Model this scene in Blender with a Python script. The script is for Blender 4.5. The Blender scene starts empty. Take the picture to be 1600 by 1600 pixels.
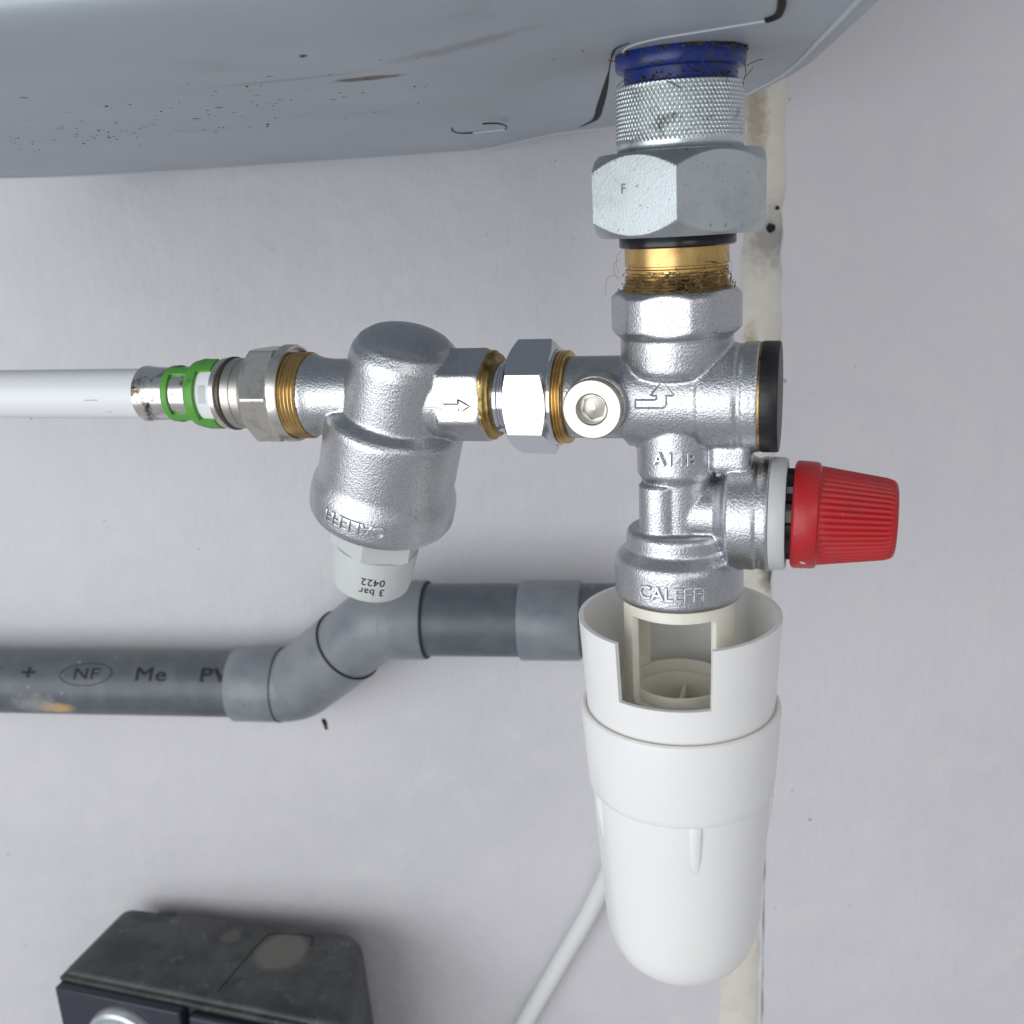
import bpy, bmesh, math, random
from math import sin, cos, tan, pi, radians, sqrt
from mathutils import Vector, Matrix
random.seed(7)
S = bpy.context.scene
COL = S.collection
MM = 0.001

# ------------------------------------------------------------------ camera
# units below are millimetres (scaled to metres when meshes are made)
# world: X runs along the inlet arm, Y goes away towards the wall, Z is up
PSI, TH, RO = radians(18), radians(16), radians(3.2)
CAM = Vector((37.26, -252.2, 44.81))
Fw = Vector((-sin(PSI)*cos(TH), cos(PSI)*cos(TH), -sin(TH)))
R0 = Vector((cos(PSI), sin(PSI), 0)); U0 = R0.cross(Fw)
Rt = R0*cos(RO) - U0*sin(RO); Up = U0*cos(RO) + R0*sin(RO)
cd = bpy.data.cameras.new('camera'); cam = bpy.data.objects.new('camera', cd); COL.objects.link(cam)
M = Matrix((Rt, Up, -Fw)).transposed().to_4x4(); M.translation = CAM*MM
cam.matrix_world = M
cd.sensor_width = 36; cd.lens = 36; cd.clip_start = 0.01; cd.clip_end = 20
cd.dof.use_dof = True; cd.dof.focus_distance = 0.262; cd.dof.aperture_fstop = 24
S.camera = cam

# ------------------------------------------------------------------ light
wd = bpy.data.worlds.new('World'); S.world = wd; wd.use_nodes = True
wd.node_tree.nodes['Background'].inputs[0].default_value = (0.93, 0.94, 1.0, 1)
wd.node_tree.nodes['Background'].inputs[1].default_value = 0.40
def area(name, loc, target, sx, sy, power, col):
    d = bpy.data.lights.new(name, 'AREA'); d.shape = 'RECTANGLE'; d.size = sx; d.size_y = sy
    d.energy = power; d.color = col
    o = bpy.data.objects.new(name, d); COL.objects.link(o)
    o.location = loc
    o.rotation_euler = (Vector(target)-Vector(loc)).to_track_quat('-Z', 'Y').to_euler()
    return o
area('window_light', (-0.62, -1.22, -0.03), (-0.08, 0.1, -0.08), 1.6, 1.2, 15, (0.95, 0.98, 1.0))
area('room_light', (0.9, -1.5, 0.55), (0, 0.1, -0.1), 0.8, 0.6, 3.5, (1.0, 0.97, 0.94))
S.view_settings.view_transform = 'Standard'; S.view_settings.look = 'None'
S.view_settings.exposure = 0.06; S.view_settings.gamma = 1
S.render.engine = 'CYCLES'

# ------------------------------------------------------------------ helpers
A9 = radians(9)
WU = Vector((cos(A9), sin(A9), 0)); WV = Vector((-sin(A9), cos(A9), 0)); ZZ = Vector((0, 0, 1))
def wp(u, v, z): return WU*u + WV*v + ZZ*z          # wall frame: along the wall, depth, height
X_ = Vector((1, 0, 0)); NY = Vector((0, -1, 0))

def thing(name, label, cat, base, group=None):
    o = bpy.data.objects.new(name, None); COL.objects.link(o)
    o.location = Vector(base)*MM; o.empty_display_size = .01
    o['label'] = label; o['category'] = cat
    if group: o['group'] = group
    o['_b'] = [float(c) for c in base]
    return o
def base_of(p):
    return Vector(p['_b']) if p is not None and '_b' in p else Vector((0, 0, 0))
def mk(name, vf, mat, parent=None, smooth=35, kind=None, label=None):
    vs, fs = vf
    b = base_of(parent)
    me = bpy.data.meshes.new(name)
    me.from_pydata([tuple((Vector(v)-b)*MM) for v in vs], [], fs)
    bm = bmesh.new(); bm.from_mesh(me)
    bmesh.ops.recalc_face_normals(bm, faces=bm.faces[:]); bm.to_mesh(me); bm.free()
    if smooth:
        me.shade_smooth()
        me.set_sharp_from_angle(angle=radians(smooth))
    me.materials.append(mat)
    o = bpy.data.objects.new(name, me); COL.objects.link(o)
    if parent is not None:
        o.parent = parent; o['_b'] = [float(c) for c in b]
    if kind: o['kind'] = kind
    if label: o['label'] = label
    return o
def join(*vfs):
    V, Fc = [], []
    for v, f in vfs:
        k = len(V); V += list(v); Fc += [tuple(i+k for i in q) for q in f]
    return V, Fc
def frame(a, e1=None):
    a = Vector(a).normalized()
    e1 = Vector(e1 if e1 is not None else (NY if abs(a.dot(NY)) < .9 else ZZ))
    e1 = (e1 - a*e1.dot(a)).normalized()
    return a, e1, a.cross(e1)
def lathe(P0, a, prof, n=96, e1=None, rf=None, ph0=0.0, closed=False):
    """profile (s, r) turned about a; r==0 ends close it; closed=True joins last ring to first (tube)"""
    P0 = Vector(P0); a, e1, e2 = frame(a, e1)
    V, Fc, rings = [], [], []
    for s, r in prof:
        if r <= 1e-6:
            V.append(P0 + a*s); rings.append([len(V)-1]*n)
        else:
            ring = []
            for i in range(n):
                t = ph0 + 2*pi*i/n
                rr = rf(s, r, t) if rf else r
                V.append(P0 + a*s + (e1*cos(t)+e2*sin(t))*rr); ring.append(len(V)-1)
            rings.append(ring)
    prs = list(zip(rings, rings[1:]))
    if closed: prs.append((rings[-1], rings[0]))
    for A, B in prs:
        for i in range(n):
            j = (i+1) % n
            q = []
            for k in (A[i], A[j], B[j], B[i]):
                if k not in q: q.append(k)
            if len(q) > 2: Fc.append(tuple(q))
    return V, Fc
CH = 20
def hexp(P0, a, s0, s1, af, rin, ph0=0.0, cham=1.6, sides=6, n=216, rmax=None, e1=None, chs=(1, 1), soft=0):
    """prism with conically turned ends (real nut chamfers)"""
    step = 2*pi/sides; rc = af/2/cos(step/2)
    rt = rmax or rc
    def rf(s, r, t):
        d = ((t-ph0+step/2) % step)-step/2
        h = af/2/cos(d)
        return min(r, h)
    prof = [(s0, 0)]
    if chs[0]: prof += [(s0 + cham*k/CH, rin + (rt-rin)*(k/CH)) for k in range(CH+1)]
    else: prof += [(s0, rt)]
    if chs[1]: prof += [(s1 - cham*k/CH, rin + (rt-rin)*(k/CH)) for k in range(CH, -1, -1)]
    else: prof += [(s1, rt)]
    prof += [(s1, 0)]
    return lathe(P0, a, prof, n, e1, rf, ph0)
def ridges(s0, s1, r, pitch, h):
    out = []; k = int(round((s1-s0)/pitch)); p = (s1-s0)/k
    for i in range(k):
        b = s0+i*p
        out += [(b, r-h), (b+p*.4, r), (b+p*.6, r)]
    return out + [(s1, r-h)]
def tube(pts, r, n=20, cap=True):
    """sweep; r number or list"""
    pts = [Vector(p) for p in pts]; m = len(pts)
    T = []
    for i in range(m):
        t = (pts[min(i+1, m-1)]-pts[max(i-1, 0)]).normalized(); T.append(t)
    ref = Vector((0, 0, 1)) if abs(T[0].z) < .9 else Vector((1, 0, 0))
    e = (ref - T[0]*ref.dot(T[0])).normalized()
    V, Fc = [], []
    for i in range(m):
        e = (e - T[i]*e.dot(T[i])).normalized(); g = T[i].cross(e)
        rr = r[i] if isinstance(r, (list, tuple)) else r
        for k in range(n):
            t = 2*pi*k/n
            V.append(pts[i] + (e*cos(t)+g*sin(t))*rr)
    for i in range(m-1):
        for k in range(n):
            l = (k+1) % n
            Fc.append((i*n+k, i*n+l, (i+1)*n+l, (i+1)*n+k))
    if cap:
        Fc.append(tuple(range(n))); Fc.append(tuple((m-1)*n+k for k in range(n)))
    return V, Fc
def bez(p0, p1, p2, n=10):
    return [Vector(p0)*(1-t)**2 + Vector(p1)*2*t*(1-t) + Vector(p2)*t*t for t in [i/n for i in range(n+1)]]
def catmull(P, sub=8, closed=False):
    P = [Vector(p) for p in P]; m = len(P); out = []
    for i in range(m if closed else m-1):
        g = (lambda k: P[k % m]) if closed else (lambda k: P[max(0, min(m-1, k))])
        a, b, c, d = g(i-1), g(i), g(i+1), g(i+2)
        for k in range(sub):
            t = k/sub
            out.append(.5*((2*b)+(c-a)*t+(2*a-5*b+4*c-d)*t*t+(-a+3*b-3*c+d)*t**3))
    if not closed: out.append(P[-1])
    return out
def box(x0, x1, y0, y1, z0, z1):
    V = [Vector((x, y, z)) for x in (x0, x1) for y in (y0, y1) for z in (z0, z1)]
    return V, [(0, 1, 3, 2), (4, 6, 7, 5), (0, 4, 5, 1), (2, 3, 7, 6), (0, 2, 6, 4), (1, 5, 7, 3)]
def prism(poly, d0, d1):
    """poly: list of Vectors; extruded from offset vector d0 to d1"""
    n = len(poly)
    V = [p+d0 for p in poly]+[p+d1 for p in poly]
    return V, [tuple(range(n)), tuple(range(2*n-1, n-1, -1))] + [(i, (i+1) % n, n+(i+1) % n, n+i) for i in range(n)]
def bevelled(vf, w, seg=3, ang=30):
    me = bpy.data.meshes.new('t'); me.from_pydata([tuple(v) for v in vf[0]], [], vf[1])
    bm = bmesh.new(); bm.from_mesh(me); bmesh.ops.recalc_face_normals(bm, faces=bm.faces[:])
    es = [e for e in bm.edges if len(e.link_faces) == 2 and e.calc_face_angle() > radians(ang)]
    bmesh.ops.bevel(bm, geom=es, offset=w, segments=seg, profile=.5, affect='EDGES', clamp_overlap=True)
    bm.verts.index_update()
    out = ([v.co.copy() for v in bm.verts], [tuple(v.index for v in f.verts) for f in bm.faces])
    bm.free(); bpy.data.meshes.remove(me); return out
def cast(name, vf, mat, parent, vox=.38, it=6, fac=.5):
    """merge overlapping solids into one casting with small fillets"""
    o = mk(name, vf, mat, None, 0)
    m = o.modifiers.new('r', 'REMESH'); m.mode = 'VOXEL'; m.voxel_size = vox*MM; m.use_smooth_shade = True
    s = o.modifiers.new('s', 'SMOOTH'); s.factor = fac; s.iterations = it
    dg = bpy.context.evaluated_depsgraph_get()
    me = bpy.data.meshes.new_from_object(o.evaluated_get(dg))
    bpy.data.objects.remove(o)
    b = base_of(parent)*MM
    for v in me.vertices: v.co -= b
    me.materials.clear(); me.materials.append(mat); me.shade_smooth()
    o = bpy.data.objects.new(name, me); COL.objects.link(o); o.parent = parent; o['_b'] = [float(c) for c in base_of(parent)]
    return o
def text_vf(s, size, depth, bold=0.0, shear=0.0, space=1.0, bev=0.0):
    c = bpy.data.curves.new('t', 'FONT'); c.body = s; c.size = size; c.extrude = depth/2; c.align_x = 'CENTER'; c.align_y = 'CENTER'
    c.bevel_depth = bev; c.bevel_resolution = 1; c.shear = shear; c.space_character = space; c.resolution_u = 3
    o = bpy.data.objects.new('t', c); COL.objects.link(o)
    dg = bpy.context.evaluated_depsgraph_get(); dg.update()
    me = bpy.data.meshes.new_from_object(o.evaluated_get(dg))
    bm = bmesh.new(); bm.from_mesh(me); bmesh.ops.triangulate(bm, faces=bm.faces[:])
    xs = [v.co.x for v in bm.verts]; ys = [v.co.y for v in bm.verts]
    for ax, lo_, hi_ in ((0, min(xs), max(xs)), (1, min(ys), max(ys))):
        k = lo_+.37
        while k < hi_:
            p = Vector((0, 0, 0)); p[ax] = k; q = Vector((0, 0, 0)); q[ax] = 1
            bmesh.ops.bisect_plane(bm, geom=bm.verts[:]+bm.edges[:]+bm.faces[:], plane_co=p, plane_no=q, dist=1e-5); k += .75
    bm.verts.index_update()
    V = [v.co.copy() for v in bm.verts]; Fc = [tuple(v.index for v in f.verts) for f in bm.faces]; bm.free()
    if bold:                                  # heavier strokes from slightly shifted copies
        V, Fc = join(*[([v+Vector((dx, dy, dz)) for v in V], Fc) for dx, dy, dz in ((-bold, -bold, 0), (bold, -bold, .004), (-bold, bold, .008), (bold, bold, .012))])
    bpy.data.objects.remove(o); bpy.data.curves.remove(c); bpy.data.meshes.remove(me)
    return V, Fc
def on_cyl(vf, P0, a, R, s0, ph0, e1=None, mode='around', flip=1, lift=0.0):
    """wrap flat (u,v,w) art on a turned surface. around: u goes round, v along the axis; along: u along axis, v round"""
    P0 = Vector(P0); a, e1, e2 = frame(a, e1); out = []
    for v in vf[0]:
        u, w_, h = v.x*flip, v.y*flip, v.z
        if mode == 'around': s = s0+w_; Rr = R(s) if callable(R) else R; t = ph0+u/Rr
        else: s = s0+u; Rr = R(s) if callable(R) else R; t = ph0+w_/Rr
        out.append(P0 + a*s + (e1*cos(t)+e2*sin(t))*(Rr+h+lift))
    return out, vf[1]

# ------------------------------------------------------------------ materials
def mat(name, col, rough=.5, metal=0.0, bump=None, var=None, spec=None, coat=0, sss=0, extra=None):
    """bump=(scale,distance_mm,detail); var=(scale,colour2,lo,hi)"""
    m = bpy.data.materials.new(name); m.use_nodes = True
    nt = m.node_tree; N = nt.nodes; L = nt.links; b = N['Principled BSDF']
    b.inputs['Base Color'].default_value = (*col, 1); b.inputs['Roughness'].default_value = rough
    b.inputs['Metallic'].default_value = metal
    if spec is not None: b.inputs['Specular IOR Level'].default_value = spec
    if coat: b.inputs['Coat Weight'].default_value = coat; b.inputs['Coat Roughness'].default_value = .15
    if sss:
        b.inputs['Subsurface Weight'].default_value = sss; b.inputs['Subsurface Radius'].default_value = (1, .9, .7); b.inputs['Subsurface Scale'].default_value = .002
    tc = N.new('ShaderNodeTexCoord')
    cur = None
    if var:
        if not isinstance(var, list): var = [var]
        for sc, c2, lo, hi in var:
            nz = N.new('ShaderNodeTexNoise'); nz.inputs['Scale'].default_value = sc; nz.inputs['Detail'].default_value = 6; nz.inputs['Roughness'].default_value = .65
            L.new(tc.outputs['Object'], nz.inputs['Vector'])
            mr = N.new('ShaderNodeMapRange'); mr.inputs[1].default_value = lo; mr.inputs[2].default_value = hi; mr.clamp = True
            L.new(nz.outputs['Fac'], mr.inputs[0])
            mx = N.new('ShaderNodeMix'); mx.data_type = 'RGBA'
            if cur is None: mx.inputs[6].default_value = (*col, 1)
            else: L.new(cur, mx.inputs[6])
            mx.inputs[7].default_value = (*c2, 1); L.new(mr.outputs[0], mx.inputs[0]); cur = mx.outputs[2]
    if bump:
        nz = N.new('ShaderNodeTexNoise'); nz.inputs['Scale'].default_value = bump[0]; nz.inputs['Detail'].default_value = bump[2]
        L.new(tc.outputs['Object'], nz.inputs['Vector'])
        bp = N.new('ShaderNodeBump'); bp.inputs['Strength'].default_value = 1; bp.inputs['Distance'].default_value = bump[1]*MM
        L.new(nz.outputs['Fac'], bp.inputs['Height']); L.new(bp.outputs[0], b.inputs['Normal'])
        m['_n'] = 1
    if extra: cur = extra(nt, tc, cur, col) or cur
    if cur is not None: L.new(cur, b.inputs['Base Color'])
    return m
def spot(nt, tc, cur, col, centre, rad, c2, soft=.3, warp=.5, wscale=400, stretch=(1, 1, 1), amount=1.0):
    """irregular stain of its own shape around a point (object space, mm)"""
    N, L = nt.nodes, nt.links
    mp = N.new('ShaderNodeMapping'); mp.vector_type = 'POINT'
    sc = [1/(rad*MM*k) for k in stretch]
    mp.inputs['Scale'].default_value = sc; mp.inputs['Location'].default_value = [-c*MM*k for c, k in zip(centre, sc)]
    L.new(tc.outputs['Object'], mp.inputs[0])
    ln = N.new('ShaderNodeVectorMath'); ln.operation = 'LENGTH'; L.new(mp.outputs[0], ln.inputs[0])
    nz = N.new('ShaderNodeTexNoise'); nz.inputs['Scale'].default_value = wscale; nz.inputs['Detail'].default_value = 5; L.new(tc.outputs['Object'], nz.inputs['Vector'])
    ma = N.new('ShaderNodeMath'); ma.operation = 'MULTIPLY_ADD'; ma.inputs[1].default_value = warp*2; L.new(nz.outputs['Fac'], ma.inputs[0]); L.new(ln.outputs['Value'], ma.inputs[2])
    mr = N.new('ShaderNodeMapRange'); mr.inputs[1].default_value = 1+warp-soft; mr.inputs[2].default_value = 1+warp+soft; mr.inputs[3].default_value = amount; mr.inputs[4].default_value = 0
    L.new(ma.outputs[0], mr.inputs[0])
    mx = N.new('ShaderNodeMix'); mx.data_type = 'RGBA'
    if cur is None: mx.inputs[6].default_value = (*col, 1)
    else: L.new(cur, mx.inputs[6])
    mx.inputs[7].default_value = (*c2, 1); L.new(mr.outputs[0], mx.inputs[0])
    return mx.outputs[2]
def specks(nt, tc, cur, col, scale, size, c2, mask_scale=8, mask=(.5, .6), centre=None, rad=None, stretch=(1, 1, 1)):
    """scattered little dots"""
    N, L = nt.nodes, nt.links
    vo = N.new('ShaderNodeTexVoronoi'); vo.inputs['Scale'].default_value = scale; L.new(tc.outputs['Object'], vo.inputs['Vector'])
    sp = N.new('ShaderNodeSeparateColor'); L.new(vo.outputs['Color'], sp.inputs[0])
    pw = N.new('ShaderNodeMath'); pw.operation = 'POWER'; pw.inputs[1].default_value = 3; L.new(sp.outputs[0], pw.inputs[0])
    ml = N.new('ShaderNodeMath'); ml.operation = 'MULTIPLY'; ml.inputs[1].default_value = size; L.new(pw.outputs[0], ml.inputs[0])
    lt = N.new('ShaderNodeMath'); lt.operation = 'LESS_THAN'; L.new(vo.outputs['Distance'], lt.inputs[0]); L.new(ml.outputs[0], lt.inputs[1])
    nz = N.new('ShaderNodeTexNoise'); nz.inputs['Scale'].default_value = mask_scale; L.new(tc.outputs['Object'], nz.inputs['Vector'])
    mr = N.new('ShaderNodeMapRange'); mr.inputs[1].default_value = mask[0]; mr.inputs[2].default_value = mask[1]; L.new(nz.outputs['Fac'], mr.inputs[0])
    f = N.new('ShaderNodeMath'); f.operation = 'MULTIPLY'; L.new(lt.outputs[0], f.inputs[0]); L.new(mr.outputs[0], f.inputs[1]); fo = f.outputs[0]
    if centre is not None:
        mp = N.new('ShaderNodeMapping'); sc = [1/(rad*MM*k) for k in stretch]
        mp.inputs['Scale'].default_value = sc; mp.inputs['Location'].default_value = [-c*MM*k for c, k in zip(centre, sc)]
        L.new(tc.outputs['Object'], mp.inputs[0])
        ln = N.new('ShaderNodeVectorMath'); ln.operation = 'LENGTH'; L.new(mp.outputs[0], ln.inputs[0])
        m2 = N.new('ShaderNodeMath'); m2.operation = 'LESS_THAN'; m2.inputs[1].default_value = 1; L.new(ln.outputs['Value'], m2.inputs[0])
        g = N.new('ShaderNodeMath'); g.operation = 'MULTIPLY'; L.new(fo, g.inputs[0]); L.new(m2.outputs[0], g.inputs[1]); fo = g.outputs[0]
    mx = N.new('ShaderNodeMix'); mx.data_type = 'RGBA'
    if cur is None: mx.inputs[6].default_value = (*col, 1)
    else: L.new(cur, mx.inputs[6])
    mx.inputs[7].default_value = (*c2, 1); L.new(fo, mx.inputs[0])
    return mx.outputs[2]

m_casts = mat('cast_chrome_smooth', (.58, .59, .61), .30, 1, bump=(2400, .04, 2))
m_cast = mat('cast_chrome', (.57, .58, .60), .34, 1, bump=(1900, .125, 2), var=[(60, (.47, .48, .50), .50, .75), (1900, (.34, .35, .37), .50, .72), (700, (.30, .30, .31), .66, .78)])
m_chrome = mat('polished_chrome', (.66, .68, .72), .12, 1, bump=(2500, .012, 2), var=(180, (.6, .61, .63), .6, .85))
m_nickel = mat('nickel', (.72, .69, .63), .30, 1, bump=(1600, .035, 3), var=(150, (.40, .37, .32), .52, .78))
m_nickel2 = mat('turned_nickel', (.52, .50, .46), .38, 1, bump=(900, .03, 3), var=(200, (.6, .57, .5), .5, .7))
m_sleeve = mat('steel_sleeve', (.76, .75, .72), .22, 1, bump=(700, .02, 3), var=(160, (.10, .07, .045), .50, .62))
m_zinc = mat('zinc_plate', (.56, .61, .62), .42, 1, bump=(1900, .035, 4), var=[(90, (.44, .475, .48), .5, .75), (800, (.16, .18, .18), .62, .72)])
m_knurl = mat('zinc_knurl', (.66, .71, .71), .34, 1, bump=(1800, .05, 3), var=[(170, (.30, .29, .27), .56, .70), (900, (.10, .09, .08), .64, .70)])
m_brass = mat('brass', (.62, .42, .17), .32, 1, bump=(600, .025, 3), var=(140, (.36, .22, .07), .52, .74))
m_brassd = mat('tarnished_brass', (.46, .32, .12), .42, 1, bump=(900, .08, 4), var=(220, (.13, .09, .035), .46, .66))
m_hemp = mat('hemp', (.23, .165, .075), .8, 0, var=(300, (.09, .062, .028), .4, .6))
m_moss = mat('grime', (.10, .085, .045), .95, 0, bump=(1500, .3, 4), var=(500, (.045, .035, .02), .4, .6))
m_ring = mat('bronzed_ring', (.10, .085, .065), .4, .7)
m_black = mat('black_rubber', (.007, .007, .008), .22, 0, bump=(900, .03, 3))
m_cap = mat('black_cap_plastic', (.006, .0065, .0065), .42, 0, bump=(1200, .05, 3), var=(300, (.018, .018, .018), .62, .8))
m_blue = mat('blue_plastic', (.006, .026, .19), .3, 0, bump=(500, .05, 3), var=(230, (.05, .045, .04), .58, .68))
m_red = mat('red_plastic', (.43, .012, .016), .38, 0, bump=(1400, .06, 3), var=[(120, (.34, .02, .025), .5, .7), (330, (.52, .15, .14), .66, .80)])
m_greyp = mat('grey_plastic', (.52, .54, .54), .42, 0, bump=(1500, .03, 2), sss=.1)
m_plug = mat('pale_grey_plastic', (.56, .58, .57), .42, 0, bump=(1300, .03, 2), sss=.15)
m_green = mat('green_plastic', (.09, .33, .04), .38, 0, bump=(900, .03, 2), var=(200, (.03, .15, .015), .6, .75))
m_white = mat('white_plastic', (.83, .83, .82), .30, 0, bump=(110, .06, 3), sss=.25, var=[(22, (.79, .785, .76), .5, .75), (420, (.60, .58, .53), .70, .76)])
m_cup = mat('white_satin_plastic', (.82, .82, .81), .30, 0, bump=(80, .08, 3), sss=.25, var=[(20, (.78, .775, .75), .5, .75), (380, (.62, .60, .56), .71, .77)])
m_cream = mat('cream_plastic', (.84, .82, .72), .38, 0, sss=.4, var=(120, (.74, .70, .56), .5, .8))
m_stamp = mat('stamped_metal', (.24, .26, .27), .5, .8)
m_scuff = mat('scuff_mark', (.42, .41, .40), .7)
m_beige = mat('beige_joint', (.58, .50, .38), .6)
m_pex = mat('white_pipe_plastic', (.74, .76, .77), .36, 0, bump=(300, .03, 2), var=(330, (.35, .35, .35), .70, .74))
m_pvcl = mat('grey_pvc', (.222, .24, .254), .36, 0, bump=(400, .03, 3), var=(60, (.155, .185, .21), .45, .7))
m_seal = mat('dark_joint', (.02, .024, .028), .6)
m_ink = mat('black_ink', (.012, .012, .014), .6)
m_dark = mat('dark_gap', (.008, .008, .009), .9)
m_cable = mat('white_cable_sheath', (.72, .73, .73), .45, 0, bump=(300, .03, 2))

# ------------------------------------------------------------------ setting: the wall
WALLV = 222
def wall_extra(nt, tc, cur, col):
    N, L = nt.nodes, nt.links
    cur = specks(nt, tc, cur, col, 62, .062, (.20, .20, .20), 9, (.42, .55))
    cur = specks(nt, tc, cur, col, 130, .075, (.34, .33, .33), 14, (.48, .62))
    # brush strokes: stretched noise plus soft lumps
    mp = N.new('ShaderNodeMapping'); mp.inputs['Scale'].default_value = (420, 420, 38); mp.inputs['Rotation'].default_value = (0, radians(5), 0)
    L.new(tc.outputs['Object'], mp.inputs[0])
    n1 = N.new('ShaderNodeTexNoise'); n1.inputs['Scale'].default_value = 1; n1.inputs['Detail'].default_value = 3; L.new(mp.outputs[0], n1.inputs['Vector'])
    n2 = N.new('ShaderNodeTexNoise'); n2.inputs['Scale'].default_value = 55; n2.inputs['Detail'].default_value = 6; n2.inputs['Roughness'].default_value = .6; L.new(tc.outputs['Object'], n2.inputs['Vector'])
    ad = N.new('ShaderNodeMath'); ad.operation = 'MULTIPLY_ADD'; ad.inputs[1].default_value = .15; L.new(n1.outputs['Fac'], ad.inputs[0]); L.new(n2.outputs['Fac'], ad.inputs[2])
    bp = N.new('ShaderNodeBump'); bp.inputs['Strength'].default_value = 1; bp.inputs['Distance'].default_value = .0013; L.new(ad.outputs[0], bp.inputs['Height'])
    L.new(bp.outputs[0], N['Principled BSDF'].inputs['Normal'])
    return cur
m_wall = mat('wall_paint', (.62, .61, .635), .62, 0, var=[(9, (.575, .57, .59), .4, .7), (38, (.64, .63, .64), .5, .8)], extra=wall_extra)
wall = mk('wall', prism([wp(u, WALLV, z) for u, z in ((-900, -900), (700, -900), (700, 700), (-900, 700))], WV*0, WV*30), m_wall, None, 0, 'structure')
def fill_extra(nt, tc, cur, col):
    c = spot(nt, tc, cur, col, tuple(wp(44, 222, 30)), 11, (.24, .23, .22), .6, .7, 300, (1, 1, 1), .8)
    c = spot(nt, tc, c, col, tuple(wp(37, 222, 80)), 8, (.36, .30, .22), .5, .9, 420, (.5, 1, 1.8), .8)
    c = spot(nt, tc, c, col, tuple(wp(48, 222, -128)), 6, (.10, .09, .06), .5, .6, 300)
    c = spot(nt, tc, c, col, tuple(wp(35, 222, -20)), 7, (.42, .34, .24), .5, .8, 380, (.4, 1, 1.6))
    return specks(nt, tc, c, col, 260, .10, (.25, .18, .10), 40, (.52, .6))
m_fill = mat('cream_filler', (.68, .655, .58), .75, 0, bump=(160, .5, 5), var=(45, (.58, .55, .47), .45, .75), extra=fill_extra)
random.seed(3)
zs = [140 - 9*i for i in range(64)]
def edge(u0, amp): return [u0(z)+random.uniform(-amp, amp) for z in zs]
lo = edge(lambda z: 33.5 - (140-z)*.023, 1.6); hi = edge(lambda z: 50.0 - (140-z)*.014, .9)
V = []; Fc = []
for z, a, b in zip(zs, lo, hi):
    V += [wp(a, WALLV-.02, z), wp(a+.7, WALLV-.9, z), wp(b-.9, WALLV-1.0, z), wp(b, WALLV-.02, z)]
for i in range(len(zs)-1):
    for k in range(3): Fc.append((4*i+k, 4*i+k+1, 4*i+5+k, 4*i+4+k))
mk('filler_strip', (V, Fc), m_fill, wall, 60, label='cream filler along the joint in the wall')
for u, z, r in ((43.4, 34.5, 1.9), (46.0, 42.8, .9)):
    mk('drill_hole', lathe(wp(u, WALLV-1.15, z), -WV, [(.02, 0), (.02, r*.7), (.06, r*.9), (.02, r*1.05), (-.6, r*1.1)], 24, ZZ,
       rf=lambda s, r_, t: r_*(1+.05*sin(3*t+u)+.05*sin(5*t))), m_dark, wall, 60)
mk('joint_crack', tube([wp(46.5-(140-z)*.0, WALLV-.1, z) if z > -230 else wp(45.2+random.uniform(-.25, .25), WALLV-.3, z) for z in [-260-8*i for i in range(24)]], [.06+.28*random.random()**2 for i in range(24)], 6), m_dark, wall)
random.seed(11)
for u, z, r in ((-186.5, -210, 1.6), (-186, -213, 1.1)):
    mk('plaster_chip', lathe(wp(u, WALLV-.3, z), -WV, [(0, 0), (.3, r*.5), (.15, r), (-.3, r*1.1)], 14, ZZ, rf=lambda s, r_, t: r_*(1+.3*sin(2*t+1))), m_dark, wall, 60)

# ------------------------------------------------------------------ water heater
HZ = 74
hb = wp(-180, 60, HZ)
foot = [(33, -82), (33.2, -47), (33, -8), (32, 48), (28.5, 80), (22.5, 111), (8, 155), (-12, 188), (-36, 204), (-66, 211), (-98, 214), (-140, 216.5), (-180, 217), (-215, 216), (-248, 209),
        (-278, 193), (-303, 162), (-322, 115), (-332, 50), (-332, -15), (-320, -60), (-285, -81), (-240, -84), (-190, -84), (-94, -84), (-50, -88), (-15, -94), (14, -95), (28, -90)]
def hz(p):
    """underside height: the inlet panel lies a few millimetres higher than the main pan"""
    d = (p.x+62)*.9627+(p.y-168)*.2717
    t = min(1, max(0, (d+48)/47)); return HZ + 4.7*t*t*(3-2*t)
def hp(u, v, dz=0):
    p = wp(u, v, 0); return Vector((p.x, p.y, hz(p)+dz))
fp = catmull([Vector((u, v, 0)) for u, v in foot], 6, True)
def heater_extra(nt, tc, cur, col):
    o = lambda x, y: (x-hb.x, y-hb.y, 0)
    cur = specks(nt, tc, cur, col, 230, .20, (.02, .02, .025), 18, (.40, .55), o(-150, 0), 95, (1, .75, 1))
    cur = specks(nt, tc, cur, col, 110, .14, (.015, .015, .02), 22, (.45, .55), o(-140, 0), 110, (1, .7, 1))
    cur = spot(nt, tc, cur, col, o(-57, -43), 7.5, (.075, .055, .022), .25, .55, 240, (1, .36, 1))
    cur = spot(nt, tc, cur, col, o(-72, -52), 16, (.22, .22, .22), .5, .5, 160, (1, .10, 1), .6)
    cur = spot(nt, tc, cur, col, o(-30, -60), 12, (.20, .20, .21), .5, .6, 160, (1, .3, 1), .6)
    cur = spot(nt, tc, cur, col, o(-29, -42), 1.3, (.02, .02, .02), .3, .3, 300)
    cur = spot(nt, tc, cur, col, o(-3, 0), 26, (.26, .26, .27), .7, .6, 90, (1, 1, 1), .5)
    return cur
m_heater = mat('heater_enamel', (.40, .445, .49), .46, 0, bump=(45, .10, 3), var=[(14, (.36, .40, .44), .4, .7), (33, (.27, .295, .32), .60, .80)], extra=heater_extra)
m_lip = mat('heater_edge', (.54, .58, .62), .3, 0)
heater = thing('water_heater', 'pale blue-grey enamelled water heater at the top with specks of dirt underneath', 'water heater', hb)
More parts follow.
